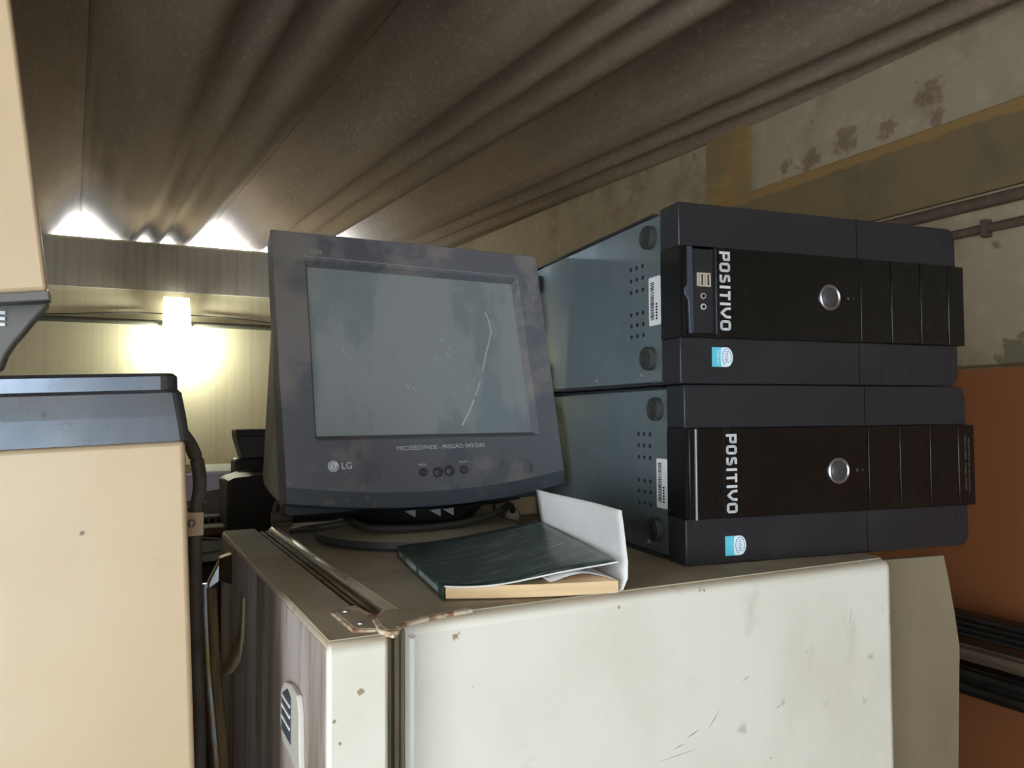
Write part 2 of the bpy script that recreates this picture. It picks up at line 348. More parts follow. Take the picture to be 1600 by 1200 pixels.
q0 = [(-.066, -.012, .095), (.062, -.012, .095), (.066, -.1, .095), (-.066, -.1, .095)]; q1 = [(-.07, -.012, -.085), (.078, -.012, -.085), (.078, -.12, -.085), (-.066, -.12, -.085)]
vs = [bm.verts.new(p) for p in q0+q1]; bm.faces.new(vs[:4])
for i in range(4): bm.faces.new((vs[i], vs[(i+1) % 4], vs[4+(i+1) % 4], vs[4+i]))
obj('lamp_shade', bm, M_shade, lp, solid=.003)
bm = B(); box(bm, -.04, .04, -.014, 0, -.05, .07); obj('back_plate', bm, M_lilac, lp)
bm = B(); cyl(bm, (0, -.06, .05), (0, -.06, -.03), .014); lathe(bm, [(.012, 0), (.026, -.02), (.03, -.045), (.02, -.065), (.004, -.073)], (0, -.06, -.02)); obj('bulb', bm, mat('bulb_glow', (1, 1, 1), .5, emit=((1, 1, .75), 30)), lp, smooth=True)
pd = bpy.data.lights.new('lamp_light', 'POINT'); pd.energy = 18; pd.color = (.97, 1.0, .82); pd.shadow_soft_size = .035
po = bpy.data.objects.new('lamp_light', pd); COL.objects.link(po); po.location = (.335, YF-.085, ZC+.42)

# dark ribbed rack along the right wall
rk = empty('metal_rack', (1.80, .9, 0)); tag(rk, 'dark metal rack of horizontal rails against the orange wall', 'rack')
def rail(z0, z1, m, ribs):
    bm = B(); box(bm, -.02, .02, -2.0, 1.3, z0, z1)
    for i in range(ribs):
        z = z0+(z1-z0)*(i+.5)/ribs; tube(bm, [(-.022, -2.0, z), (-.022, 1.3, z)], (z1-z0)/ribs*.42, 8, smooth=False)
    obj('rail', bm, m, rk, smooth=True)
rail(ZC-.527, ZC-.474, M_rail, 4); rail(ZC-.580, ZC-.543, M_railg, 1); rail(ZC-.660, ZC-.594, M_rail, 2)
for y in (-1.9, 1.25):
    bm = B(); box(bm, -.018, .018, y-.02, y+.02, 0, ZC-.45); obj('post', bm, M_rail, rk, bevel=.002)

# tan warped board behind the refrigerator
bm = B()
rt = [(.902, 1.195), (.906, 1.27), (.910, 1.337), (.903, 1.376), (.893, 1.419), (.885, 1.448)]
out = [(.742, 0), (.898, 0), (.90, .7)]+rt+[(.742, 1.4535)]
prism(bm, [(x, .618, z) for x, z in out], (0, .006, 0))
tag(obj('tan_board', bm, M_tan), 'tan warped board with a bowed right edge beside the white refrigerator', 'board')

# ---------------------------------------------------------------- white refrigerator
FT = ZC-.1533
fr = empty('refrigerator', (.46, .85, 0)); tag(fr, 'old white refrigerator with rusty hinge carrying the monitor and the two towers', 'refrigerator')
IF = Matrix.Translation((-.46, -.85, 0))
bm = B(); fs = box(bm, .192, .7295, .5655, 1.145, .05, FT)
fs[5].material_index = 0
obj('cabinet', bm, M_fridge, fr, IF, bevel=.011, seg=4)
bm = B()                                           # dusty top skin with a soft shoulder
prism(bm, [(x, y, FT-.0006) for x, y in rrect(.2015, .723, .572, 1.14, .008)], (0, 0, .0012)); obj('top_panel', bm, M_fridgetop, fr, IF)
bm = B(); box(bm, .1295, .172, .533, 1.108, .08, FT+.0005); dr = obj('door', bm, [M_fridge], fr, IF, bevel=.003, seg=2)
bm = B(); box(bm, .1288, .130, .536, 1.105, .084, FT-.004); obj('door_face', bm, M_door, dr, IF, bevel=.0005, label='grimy streaked door front')
bm = B(); box(bm, .1315, .170, .5365, 1.105, FT, FT+.0014); obj('door_top', bm, M_fridgetop, dr, IF, label='dusty top edge of the door')
bm = B()
for x0, x1, y0, z1 in ((.172, .192, .556, FT-.012), (.1745, .1785, .550, FT-.006), (.181, .185, .548, FT-.006), (.187, .1905, .552, FT-.008)): box(bm, x0, x1, y0, 1.09, .09, z1+.006)
obj('door_gasket', bm, M_gasket, fr, IF, bevel=.0012)
def plate(pts, z0, z1, name, m, par):
    bm = B(); prism(bm, [(x, y, z0) for x, y in pts], (0, 0, z1-z0)); return obj(name, bm, m, par, IF, bevel=.0012)
hg = plate([(.170, .5675), (.186, .592), (.2486, .5652), (.2475, .5595), (.238, .5575), (.2193, .5545), (.2042, .5500), (.1893, .5445), (.1811, .5373), (.1772, .5283), (.1707, .5275), (.166, .535), (.1665, .5451)], FT+.0012, FT+.0042, 'hinge', M_rust, fr)
hg['label'] = 'rusty white hinge plates at the door corner'
plate([(.1496, .6075), (.1505, .5478), (.1659, .5416), (.173, .5258), (.1801, .5341), (.1836, .5625), (.1755, .5943), (.1722, .6209)], FT-.0005, FT+.0030, 'lower_hinge_plate', M_rust, hg)
plate([(.153, .606), (.1535, .5505), (.166, .5450), (.1715, .547), (.170, .6)], FT+.0028, FT+.0034, 'plate_face', M_fridgetop, hg)
plate([(.1735, .5675), (.187, .5885), (.244, .5645), (.2193, .5585), (.2042, .5540), (.189, .5490), (.1795, .541), (.1760, .5325), (.1715, .532), (.170, .540)], FT+.0040, FT+.0046, 'plate_face', M_fridgetop, hg)
for x, y in ((.1601, .602), (.1605, .5625)):
    bm = B(); lathe(bm, [(.0035, 0), (.0033, .0012), (.001, .0018)], (x, y, FT+.0030), n=14); obj('screw', bm, M_silver, hg, IF, smooth=True)
bm = B(); box(bm, .203, .262, 1.035, 1.055, FT, FT+.006); obj('rear_lip', bm, M_fridgetop, fr, IF, bevel=.002)
bm = B(); cyl(bm, (.196, 1.13, FT+.012), (.224, 1.128, FT+.012), .0075, n=14); tube(bm, [(.203, 1.13, FT+.004), (.2, 1.13, FT+.022), (.205, 1.13, FT+.034), (.212, 1.13, FT+.026), (.212, 1.13, FT+.004)], .003, 8); box(bm, .198, .222, 1.118, 1.14, FT-.002, FT+.006)
obj('hinge_pin', bm, M_pipe, fr, IF, smooth=True)
cbn = [c for c in fr.children if c.name.startswith('cabinet')][0]
for (xa, za, xb, zb, wd) in ((.478, 1.335, .494, 1.352, .0009), (.455, 1.333, .470, 1.338, .0012), (.440, 1.326, .454, 1.329, .0009), (.520, 1.372, .530, 1.3765, .0010), (.560, 1.340, .569, 1.344, .0009), (.600, 1.386, .604, 1.390, .0010), (.662, 1.405, .665, 1.424, .0007), (.420, 1.318, .47, 1.322, .0006)):
    d = Vector((xb-xa, zb-za)).normalized()*wd/2; bm = B()
    bm.faces.new([bm.verts.new((x, .5653, z)) for x, z in ((xa, za), ((xa+xb)/2+d.y, (za+zb)/2-d.x), (xb, zb), ((xa+xb)/2-d.y, (za+zb)/2+d.x))]); obj('scuff_mark', bm, mat('grey_scuff', sr(150, 142, 130), .7), cbn, IF)
# door handle: chrome strip standing off the door, worn inside
bm = B()
prism(bm, [(.130, 1.0, FT-.012), (.1155, 1.018, FT-.020), (.1155, 1.018, FT-.046), (.130, 1.0, FT-.050)], (.002, .022, 0))
prism(bm, [(.117, 1.018, FT-.022), (.117, 1.018, FT-.047), (.1045, 1.02, FT-.057), (.1035, 1.02, FT-.049)], (.001, .020, 0))
hd = obj('door_handle', bm, M_chrome, fr, IF, bevel=.0015)
bm = B(); tube(bm, [(.1045, 1.030, FT-.050), (.1052, 1.03, FT-.09), (.1085, 1.03, FT-.15), (.1135, 1.03, FT-.21), (.121, 1.03, FT-.29), (.131, 1.03, FT-.40)], .005, 10, flat=(.0105, .0035)); obj('grip_bar', bm, M_chrome, hd, IF, smooth=True)
bm = B(); tube(bm, [(.1085, 1.022, FT-.055), (.110, 1.022, FT-.09), (.1135, 1.022, FT-.15), (.119, 1.022, FT-.21), (.127, 1.022, FT-.29)], .004, 8, flat=(.006, .003)); obj('grip_lining', bm, mat('worn_wood_trim', sr(132, 104, 62), .6, layers=[('noise', sr(84, 62, 40), (50, 50, 10), .45, .65, .8)]), hd, IF, smooth=True)
# emblem badge
bm = B(); out = [(.668, ZC-.223), (.655, ZC-.213), (.630, ZC-.208), (.606, ZC-.209), (.599, ZC-.220), (.596, ZC-.262), (.600, ZC-.2655), (.634, ZC-.262), (.660, ZC-.262), (.670, ZC-.250)]
prism(bm, [(.1288, y, z) for y, z in out], (-.0045, 0, 0)); em = obj('emblem', bm, mat('emblem_plastic', sr(206, 200, 190), .5), dr, IF, bevel=.001, label='pale emblem badge with dark stripes')
bm = B(); prism(bm, [(.1243, y, z) for y, z in [(.662, ZC-.224), (.640, ZC-.214), (.626, ZC-.217), (.626, ZC-.252), (.662, ZC-.252)]], (-.0006, 0, 0)); obj('dark_inlay', bm, mat('emblem_slate', sr(74, 82, 92), .4), em, IF)
bm = B()
for z in (ZC-.224, ZC-.232, ZC-.241):
    bm = B(); box(bm, .1231, .1237, .628, .660, z-.0012, z+.0012); obj('stripe', bm, M_label, em, IF)
# peeling tape on the door
bm = B(); L1 = [(.1286, .928, ZC-.200), (.1284, .930, ZC-.236), (.1270, .95, ZC-.258), (.1240, .985, ZC-.280), (.120, 1.02, ZC-.297)]; L2 = [(.1286, .897, ZC-.197), (.1284, .900, ZC-.238), (.1270, .915, ZC-.268), (.1240, .955, ZC-.292), (.119, .99, ZC-.306)]
A = [bm.verts.new(p) for p in L1]; Bv = [bm.verts.new(p) for p in L2]
for i in range(len(A)-1): bm.faces.new((A[i], A[i+1], Bv[i+1], Bv[i]))
obj('tape', bm, M_tape, dr, IF, solid=.0004, smooth=True, label='peeling strip of yellowed tape')

# ---------------------------------------------------------------- the two computer towers lying on their sides
def stroke(bm, pts, wd, y0, dy, closed=False):
    """flat strokes in the (x,z) plane of a tower's face"""
    P = [Vector(p) for p in pts]; n = len(P); rng_ = range(n if closed else n-1)
    for i in rng_:
        a, b = P[i], P[(i+1) % n]; d = (b-a).normalized(); s = Vector((-d.y, d.x))*wd/2
        prism(bm, [(q.x, y0, q.y) for q in (a-s, b-s, b+s, a+s)], (0, dy, 0))
    for p in (P if closed else P[1:-1]):
        prism(bm, [(p.x+wd/2*math.cos(t), y0, p.y+wd/2*math.sin(t)) for t in [2*math.pi*k/10 for k in range(10)]], (0, dy, 0))
K = 9.35e-5; LH = .0124; SWD = .0026
def letters():
    """POSITIVO: (closed?, points) in letter units u (reading), v (up 0..1)"""
    h = SWD/2/LH; lo, hi = h, 1-h; o = 14
    def rr(u0, u1, v0, v1):
        c = 13; cv = .11
        return [(u0+c, v0), (u1-c, v0), (u1, v0+cv), (u1, v1-cv), (u1-c, v1), (u0+c, v1), (u0, v1-cv), (u0, v0+cv)]
    return [(0, [(o, 0), (o, 1)]), (0, [(o, hi), (86, hi), (86+0, hi-.10), (86, .50), (76, .42), (o, .42)]),
            (1, rr(120+o, 220-o, lo, hi)),
            (0, [(330-o+8, hi), (262+8, hi), (262, hi-.08), (264, .58), (272, .54), (316, .46), (322, .40), (322, lo+.08), (314, lo), (252, lo)]),
            (0, [(383, 0), (383, 1)]),
            (0, [(425, hi), (520, hi)]), (0, [(472, hi), (472, 0)]),
            (0, [(564, 0), (564, 1)]),
            (0, [(612, 1), (618, .55), (660, lo+.04), (702, .55), (706, 1)]),
            (1, rr(740+o, 850-o, lo, hi))]
def lettering(parent, x0, ztop):
    bm = B()
    for cl, pts in letters():
        stroke(bm, [(x0+v*LH, ztop-u_*K) for u_, v in pts], SWD, -.0035, -.0004, bool(cl))
    obj('lettering', bm, M_lettering, parent, label='silver brand lettering')
def tower(name, loc, rz, upper, label):
    T = empty(name, loc, rz); tag(T, label, 'computer', 'computer towers stacked on the refrigerator')
    W_, H_, D_ = .368, .180, .42
    bm = B(); box(bm, .0035, W_-.004, .034, D_, .0025, H_-.003); cs = obj('case', bm, M_case, T, bevel=.002)
    bm = B(); box(bm, .001, W_, .05, D_-.004, H_-.0032, H_-.0004); box(bm, .001, W_, .05, D_-.004, 0, .0028); obj('side_cover', bm, M_pcmatte, T, bevel=.001, label='black painted side cover')
    # front bezel: upper and lower matte strips
    for zz0, zz1 in ((.1362, H_), (0, .0458)):
        bm = B()
        rc = .013; n = 6; top = zz1 == H_
        if top: pts = [(0, zz0), (W_, zz0)]+[(W_-rc+rc*math.sin(a), zz1-rc+rc*math.cos(a)) for a in [math.pi/2*(1-i/n) for i in range(n+1)]]+[(0, zz1)]
        else: pts = [(0, 0)]+[(W_-rc+rc*math.sin(a), rc-rc*math.cos(a)) for a in [math.pi/2*i/n for i in range(n+1)]]+[(W_, zz1), (0, zz1)]
        prism(bm, [(x, 0, z) for x, z in pts], (0, .0345, 0))
        st = obj('bezel_strip', bm, M_pcmatte, T, bevel=.0012)
        bm = B()
        RB = [(x-.0006, x+.0006, zz0+.004, zz1-.010 if top else zz1-.002) for x in (.3505, .3565)]
        if not top: RB += [(x-.0007, x+.0007, .003, .0185) for x in (.2525, .2565, .2938, .2978, .335, .339)]
        for a in RB:
            bm = B(); box(bm, a[0], a[1], -.0006, .0002, a[2], a[3]); obj('rib', bm, M_pcmatte, st)
        bm = B(); box(bm, .2235, .2243, -.0003, 0, zz0, zz1); obj('seam', bm, M_black, st)
    # glossy centre panel, standing a little proud and wrapping the right-hand end
    bm = B()
    if upper:
        for b_ in ((.003, .0056, .0458, .1362), (.0430, .2236, .0458, .1362), (.0056, .0430, .0458, .0485), (.0056, .0430, .1360, .1362)): box(bm, b_[0], b_[1], -.0035, .033, b_[2], b_[3])
        box(bm, .0056, .0430, .012, .033, .0485, .1360)
    else: box(bm, .003, .2236, -.0035, .033, .0458, .1362)
    cp = obj('centre_panel', bm, M_pcgloss, T, bevel=.0008)
    bm = B(); box(bm, -.0005, .004, -.001, .0335, .0458, .1362); obj('panel_end', bm, M_pcgloss, cp)
    xs = [.2243, .2674, .3102, .3514]
    for i in range(3):
        bm = B(); box(bm, xs[i]+.0006, xs[i+1]-.0006, -.0035, .033, .0458, .1362); obj('bay_cover', bm, M_pcgloss, T, bevel=.0007)
    bm = B(); box(bm, .3520, .3758, -.0035, .030, .0455, .1360); obj('end_cover', bm, M_pcgloss, T, bevel=.0009)
    # power button and light
    bx, bz = (.1822, .0922) if upper else (.184, .0893)
    bm = B(); lathe(bm, [(.0138, 0), (.0138, .0016), (.0122, .0024), (.0108, .0016), (.0106, .0006)], (bx, -.0034, bz), (0, -1, 0), 36); pb = obj('power_button', bm, M_silver, T, smooth=True, label='silver ringed power button')
    bm = B(); lathe(bm, [(.0104, 0), (.0102, .0016), (.007, .0032), (.002, .0038)], (bx, -.0034, bz), (0, -1, 0), 30); obj('button_cap', bm, mat('button_grey', sr(66, 64, 66), .3), pb, smooth=True)
    bm = B(); lathe(bm, [(.0018, 0), (.0016, .0006), (.0005, .0009)], (bx+.025, -.0034, bz), (0, -1, 0), 14); lathe(bm, [(.0012, 0), (.001, .0005)], (bx+.0325, -.0034, bz), (0, -1, 0), 12); obj('indicator_light', bm, mat('led_grey', sr(60, 60, 64), .4), T)
    if upper:
        # open port bay
        bm = B()
        box(bm, .0166, .0400, .0005, .012, .0498, .1345); box(bm, .0405, .0428, -.003, .012, .0487, .1358)
        pp = obj('port_plate', bm, M_pcmatte, T, bevel=.0006)
        for z in (.0967,):
            bm = B(); box(bm, .0206, .0222, -.0010, .0005, .0967, .1103); box(bm, .0350, .0362, -.0010, .0005, .0967, .1103); box(bm, .0206, .0362, -.0010, .0005, .0967, .0979); box(bm, .0206, .0362, -.0010, .0005, .1091, .1103); box(bm, .0278, .0290, -.0010, .0005, .0967, .1103)
            us = obj('usb_port', bm, M_brass, pp, label='pair of metal usb sockets')
            bm = B(); box(bm, .0232, .0252, -.0008, .0005, .0980, .1090); box(bm, .0302, .0322, -.0008, .0005, .0980, .1090); obj('contact_tongue', bm, M_brass, us)
        for z, mm in ((.0872, mat('pink_jack_ring', sr(186, 150, 154), .4)), (.0765, M_ink)):
            bm = B(); lathe(bm, [(.0031, 0), (.0030, .0012), (.0021, .0012), (.0019, .0002)], (.0277, .0005, z), (0, -1, 0), 20); jk = obj('audio_jack', bm, mm, pp, smooth=True)
            bm = B(); cyl(bm, (.0277, .0004, z), (.0277, -.0008, z), .0018, n=16); obj('jack_hole', bm, M_dark, jk)
        # raised flap hanging at the left of the bay, notched in the middle
        bm = B(); prism(bm, [(.0135, -.004, .1355), (.0075, -.004, .1355), (.0075, -.004, .0985), (.0035, -.004, .0935), (.0035, -.004, .0880), (.0080, -.004, .0820), (.0090, -.004, .0490), (.0135, -.004, .0490)], (0, .0045, 0))
        obj('port_flap', bm, mat('flap_plastic', sr(62, 66, 78), .3), T, bevel=.0006)
        lettering(T, .0447, .1325)
    else:
        bm = B(); tube(bm, [(.0105, -.0035, .1355), (.0105, -.0035, .0452)], .0017, 8, smooth=False); obj('chrome_strip', bm, mat('dull_strip', sr(118, 114, 116), .4, .7), T, smooth=True)
        bm = B(); box(bm, .0425, .0429, -.0038, -.0034, .046, .136); obj('flap_seam', bm, M_pcmatte, T)
        lettering(T, .0455, .1300)
        text('small_print', 'MINISTÉRIO DA EDUCAÇÃO', .062, .0030, mat('faint_print', sr(96, 94, 92), .6), T, frame((.3655, -.00375, .121), (0, 0, -1), (1, 0, 0)), label='small grey ministry print')
        text('small_print', 'FNDE / SEED   Pregão 45/2005', .062, .0030, mat('faint_print', sr(96, 94, 92), .6), T, frame((.3600, -.00375, .124), (0, 0, -1), (1, 0, 0)), label='small grey tender print')
    # processor sticker: cyan half and white arched half with a ringed word
    sx, sz = (.0366, .0364) if upper else (.0450, .0272)
    bm = B(); prism(bm, [(x, -.0002, z) for x, z in [(sx, sz), (sx, sz-.0195), (sx+.013, sz-.0195), (sx+.013, sz)]], (0, -.0004, 0)); sk = obj('sticker', bm, M_cyan, T, label='cyan and white processor sticker')
    bm = B(); arc = [(sx+.0115, sz), (sx+.0172, sz)]+[(sx+.0172+.0072*math.sin(a), sz-.00975+.00975*math.cos(a)) for a in [math.pi*i/14 for i in range(1, 14)]]+[(sx+.0172, sz-.0195), (sx+.0115, sz-.0195)]+[(sx+.0115-.0015*math.sin(a), sz-.00975-.00975*math.cos(a)) for a in [math.pi*i/8 for i in range(1, 8)]]
    prism(bm, [(x, -.0003, z) for x, z in arc], (0, -.0005, 0)); obj('sticker_arch', bm, M_stkwhite, sk)
    bm = B(); ring = [(sx+.0172+.0052*math.sin(a), sz-.00975+.0083*math.cos(a)) for a in [math.radians(-160+i*15) for i in range(20)]]
    stroke(bm, ring, .0007, -.0008, -.0001); obj('sticker_ring', bm, M_blue, sk)
    text('sticker_word', 'intel', .0112, .0052, M_blue, sk, frame((sx+.0150, -.00095, sz-.0040), (0, 0, -1), (1, 0, 0)))
    text('sticker_word', 'Celeron', .0140, .0030, M_stkwhite if upper else mat('faded_print', sr(140, 212, 232), .5), sk, frame((sx+.0056, -.00075, sz-.0028), (0, 0, -1), (1, 0, 0)))
    # feet, air holes and bar-code label on the tower's base (its left-hand end here)
    for y, z in ((.0585, .1558), (.0615, .0285), (.375, .1558), (.375, .0285)):
        bm = B(); lathe(bm, [(.0125, -.001), (.0125, .006), (.0115, .0078), (.0098, .0078), (.0092, .0066), (.0080, .0066), (.0076, .0078), (.0058, .0078), (.0054, .0062), (.0036, .0062), (.0032, .0078), (.0012, .0078)], (.0035, y, z), (-1, 0, 0), 26)
        obj('foot', bm, M_rubber, T, smooth=True)
    for y in (.0765, .0895, .1022):
        for z in ((.1292, .1166, .1038, .0790, .0668, .0548) if upper else (.1285, .1158, .1030, .0775, .0655, .0528)):
            bm = B(); lathe(bm, [(.0023, -.0003), (.0022, .0004)], (.0034, y, z), (-1, 0, 0), 12); obj('air_hole', bm, M_dark, cs)
    y0, y1, z0, z1 = (.0395, .0630, .0625, .1135) if upper else (.0388, .0617, .0515, .1035)
    bm = B(); prism(bm, [(.0030, y, z) for y, z in rrect(y0, y1, z0, z1, .002)], (-.0003, 0, 0)); lb = obj('barcode_label', bm, M_label, T, label='white bar-code label')
    bm = B(); z = z0+.006; rn = random.Random(3)
    while z < z1-.005:
        h = rn.choice((.0004, .0007, .0011)); box(bm, .0024, .0028, y1-.0105, y1-.0035, z, z+h); z += h+rn.choice((.0004, .0008))
    for i in range(6): box(bm, .0024, .0028, y0+.0065, y0+.0095, z0+.006+i*.0030, z0+.008+i*.0030)
    obj('bars', bm, M_black, lb)
    for y, z in ((.082, .006), (.19, .004)):
        bm = B(); lathe(bm, [(.003, 0), (.0022, .0014)], (.0035, y, z+.006), (-1, 0, 0), 10); obj('screw', bm, M_silver, T)
    return T
tower('computer_tower', (.5071, .6272, FT+.0012), -.1362, False, 'black computer tower lying on the refrigerator, lower of the two, with silver edge strip')
tower('computer_tower', (.4957, .618, FT+.0012+.1806), -.1086, True, 'upper black computer tower with open front ports, stacked on the other tower')

# ---------------------------------------------------------------- CRT monitor
mo = empty('monitor', (.348, .967, FT+.0008), .02); tag(mo, 'dusty charcoal tube monitor with scratched grey screen on the white refrigerator', 'monitor')
IM = mo.matrix_basis.copy() if False else (Matrix.Translation((.348, .967, FT+.0008)) @ Matrix.Rotation(.02, 4, 'Z'))
yw, tl, rl = .080, .206, .010
X_ = Vector((math.cos(yw), math.sin(yw), 0)); Y_ = Vector((-math.sin(yw), math.cos(yw), 0)); Z_ = Vector((0, 0, 1))
Y2 = math.cos(tl)*Y_-math.sin(tl)*Z_; Z2 = math.sin(tl)*Y_+math.cos(tl)*Z_
X3 = math.cos(rl)*X_+math.sin(rl)*Z2; Z3 = -math.sin(rl)*X_+math.cos(rl)*Z2
O_ = Vector((.349, .888, ZC-.076))
HM = Matrix(((X3.x, Y2.x, Z3.x, O_.x), (X3.y, Y2.y, Z3.y, O_.y), (X3.z, Y2.z, Z3.z, O_.z), (0, 0, 0, 1)))
HM = IM.inverted() @ HM                           # head frame (x right, y back, z up) inside the monitor's own frame
HW, HH = .1825, .2985
def arc_v(u_): return -.0155*(1-(u_/HW)**2)
inner = [(-.1465, .0500), (.1505, .0465), (.1475, .2630), (-.1445, .2645)]
inn2 = [(-.1425, .0560), (.1455, .0530), (.1420, .2580), (-.1400, .2590)]
bm = B()
nA = 20
us_ = [-HW+2*HW*i/nA for i in range(nA+1)]
bot = [bm.verts.new((u_, 0, arc_v(u_))) for u_ in us_]
tr_, tl_ = bm.verts.new((HW+.0005, 0, HH+.001)), bm.verts.new((-HW, 0, HH-.0005))
iv = [bm.verts.new((a, 0, b)) for a, b in inner]; iw = [bm.verts.new((a, .010, b)) for a, b in inn2]
bm.faces.new(bot+[iv[1], iv[0]]); bm.faces.new((bot[-1], tr_, iv[2], iv[1])); bm.faces.new((tr_, tl_, iv[3], iv[2])); bm.faces.new((tl_, bot[0], iv[0], iv[3]))
for i in range(4): bm.faces.new((iv[i], iv[(i+1) % 4], iw[(i+1) % 4], iw[i]))
bd = .036
sA = [bm.verts.new((v.co.x, .0035, v.co.z-.018)) for v in bot]     # lower bevelled lip
sB = [bm.verts.new((v.co.x*.995, bd, v.co.z-.016)) for v in bot]
btr, btl = bm.verts.new((HW-.005, bd, HH-.004)), bm.verts.new((-HW+.005, bd, HH-.006))
for i in range(nA):
    fc = bm.faces.new((bot[i], sA[i], sA[i+1], bot[i+1])); fc.material_index = 1
    fc = bm.faces.new((sA[i], sB[i], sB[i+1], sA[i+1])); fc.material_index = 1
bm.faces.new((bot[-1], sA[-1], sB[-1], btr, tr_)); bm.faces.new((bot[0], tl_, btl, sB[0], sA[0])); bm.faces.new((tr_, btr, btl, tl_))
bz = obj('bezel', bm, [M_mon, mat('bezel_lip', sr(62, 66, 74), .5, layers=[('noise', sr(110, 100, 84), (50, 50, 50), .6, .72, .6)])], mo, HM, bevel=.0012)
bm = B(); n = 16; gr = []
for j in range(n+1):
    row = []
    for i in range(n+1):
        a, b = i/n, j/n
        x0 = inn2[0][0]*(1-b)+inn2[3][0]*b; x1 = inn2[1][0]*(1-b)+inn2[2][0]*b
        z = (inn2[0][1]*(1-b)+inn2[3][1]*b)*(1-a)+(inn2[1][1]*(1-b)+inn2[2][1]*b)*a
        row.append(bm.verts.new((x0*(1-a)+x1*a, .0102-.0055*(1-(2*a-1)**2)*(1-(2*b-1)**2), z)))
    gr.append(row)
for j in range(n):
    for i in range(n): bm.faces.new((gr[j][i], gr[j][i+1], gr[j+1][i+1], gr[j+1][i]))
sc = obj('screen', bm, M_glass, mo, HM, smooth=True, label='dusty grey tube screen')
def scr(a, b, off=.0006):                       # point on the curved glass for face coordinates a (right), b (up)
    s = (a+.1413)/.2851; t = (b-.0545)/.204
    return (a, .0102-.0055*(1-(2*s-1)**2)*(1-(2*t-1)**2)-off, b)
def scratch(pts, wd):
    bm = B()
    for (p, q) in zip(pts, pts[1:]):
        d = Vector((q[0]-p[0], q[1]-p[1])).normalized(); s = Vector((-d.y, d.x))*wd/2
        vs = [bm.verts.new(scr(*c)) for c in ((p[0]-s.x, p[1]-s.y), (q[0]-s.x, q[1]-s.y), (q[0]+s.x, q[1]+s.y), (p[0]+s.x, p[1]+s.y))]
        bm.faces.new(vs)
    obj('scratch', bm, M_scratch, sc, HM)
scratch([(.0945, .2145), (.0985, .204), (.1005, .1885), (.094, .172), (.0865, .153), (.0795, .1325)], .0017)
scratch([(.0745, .1195), (.066, .102)], .0016); scratch([(.063, .0965), (.0535, .0790), (.0430, .0640)], .0021)
for a, b, l in ((.024, .176, .006), (.034, .166, .005), (.030, .158, .009), (.012, .150, .004), (.055, .115, .004), (-.105, .158, .005), (-.03, .118, .008), (-.02, .112, .005), (.065, .225, .005)): scratch([(a, b), (a+l*.6, b-l)], .0007)
# rear shell: lofted sections narrowing to the back
def loft(bm, secs, tp=0):
    rings = []
    for y, w0, w1, h0, h1, rd in secs: rings.append([bm.verts.new((x*(1-tp*(z-h0)/(h1-h0)), y, z)) for x, z in rrect(w0, w1, h0, h1, rd, 4)])
    for a, b in zip(rings, rings[1:]):
        for i in range(len(a)): bm.faces.new((a[i], a[(i+1) % len(a)], b[(i+1) % len(b)], b[i]))
    bm.faces.new(rings[0]); bm.faces.new(rings[-1][::-1])
bm = B(); loft(bm, [(.033, -.181, .181, -.012, .288, .006), (.06, -.184, .184, -.012, .284, .018), (.12, -.180, .180, .0, .275, .03), (.17, -.158, .158, .02, .262, .045), (.24, -.125, .125, .05, .235, .045), (.33, -.112, .112, .065, .222, .035), (.345, -.104, .104, .072, .214, .03)], .17)
sh = obj('rear_shell', bm, M_moncase, mo, HM, smooth=True)
bm = B(); loft(bm, [(.034, -.176, .176, -.028, .0, .005), (.07, -.172, .172, -.026, .012, .008), (.15, -.150, .150, -.012, .03, .012), (.21, -.12, .12, .01, .05, .012)])
un = obj('underside', bm, M_monunder, mo, HM, smooth=True)
for i in range(7):
    for k in (-1, 1):
        bm = B(); box(bm, k*.11-.03, k*.11+.03, .05+i*.009, .054+i*.009, -.0292, -.0262+i*.0004); obj('vent_slot', bm, M_dark, un, HM)
# controls and marks on the bezel
for a, b, rd in ((-.0205, .0070, .0042), (-.0020, .0062, .0054), (.0140, .0070, .0054), (.0330, .0075, .0042)):
    bm = B(); lathe(bm, [(rd+.0009, 0), (rd+.0009, .0004), (rd, .0004), (rd, .0034), (rd*.75, .0046), (rd*.2, .0050)], (a, 0, b), (0, -1, 0), 22); obj('menu_button', bm, mat('knob_charcoal', sr(62, 60, 62), .45), mo, HM, smooth=True)
bm = B(); lathe(bm, [(.0098, 0), (.0098, .0003), (.0088, .0003), (.0088, .0026), (.0070, .0036), (.001, .0040)], (.1212, 0, .0062), (0, -1, 0), 30); obj('power_button', bm, M_mon, mo, HM, smooth=True)
def mtext(body, a, b, wd, ht, m, name='print', lab=None): text(name, body, wd, ht, m, mo, HM @ frame((a, -.0006, b), (1, 0, 0), (0, 0, 1)), label=lab)
mtext('MEC/SEED/FNDE - PREGÃO: 043/2005', -.0510, .0345, .1175, .0062, M_ink, lab='pale tender print under the screen')
mtext('MENU', -.0258, .0150, .0105, .0026, M_ink); mtext('SELECT', .0285, .0160, .0125, .0026, M_ink)
mtext('500E', -.1385, .2725, .0155, .0048, M_dimink)
mtext('LG', -.1192, .0160, .0115, .0075, M_label, 'lettering', 'white brand lettering')
bm = B(); lathe(bm, [(.0062, 0), (.0062, .0006)], (-.1290, 0, .0198), (0, -1, 0), 28); lg = obj('logo', bm, M_label, mo, HM, label='round white logo')
bm = B()
stroke(bm, [(-.1290+.0047*math.cos(a), .0198+.0047*math.sin(a)) for a in [math.radians(60+i*15) for i in range(20)]]+[(-.1256, .0198)], .0008, -.0007, -.0002)
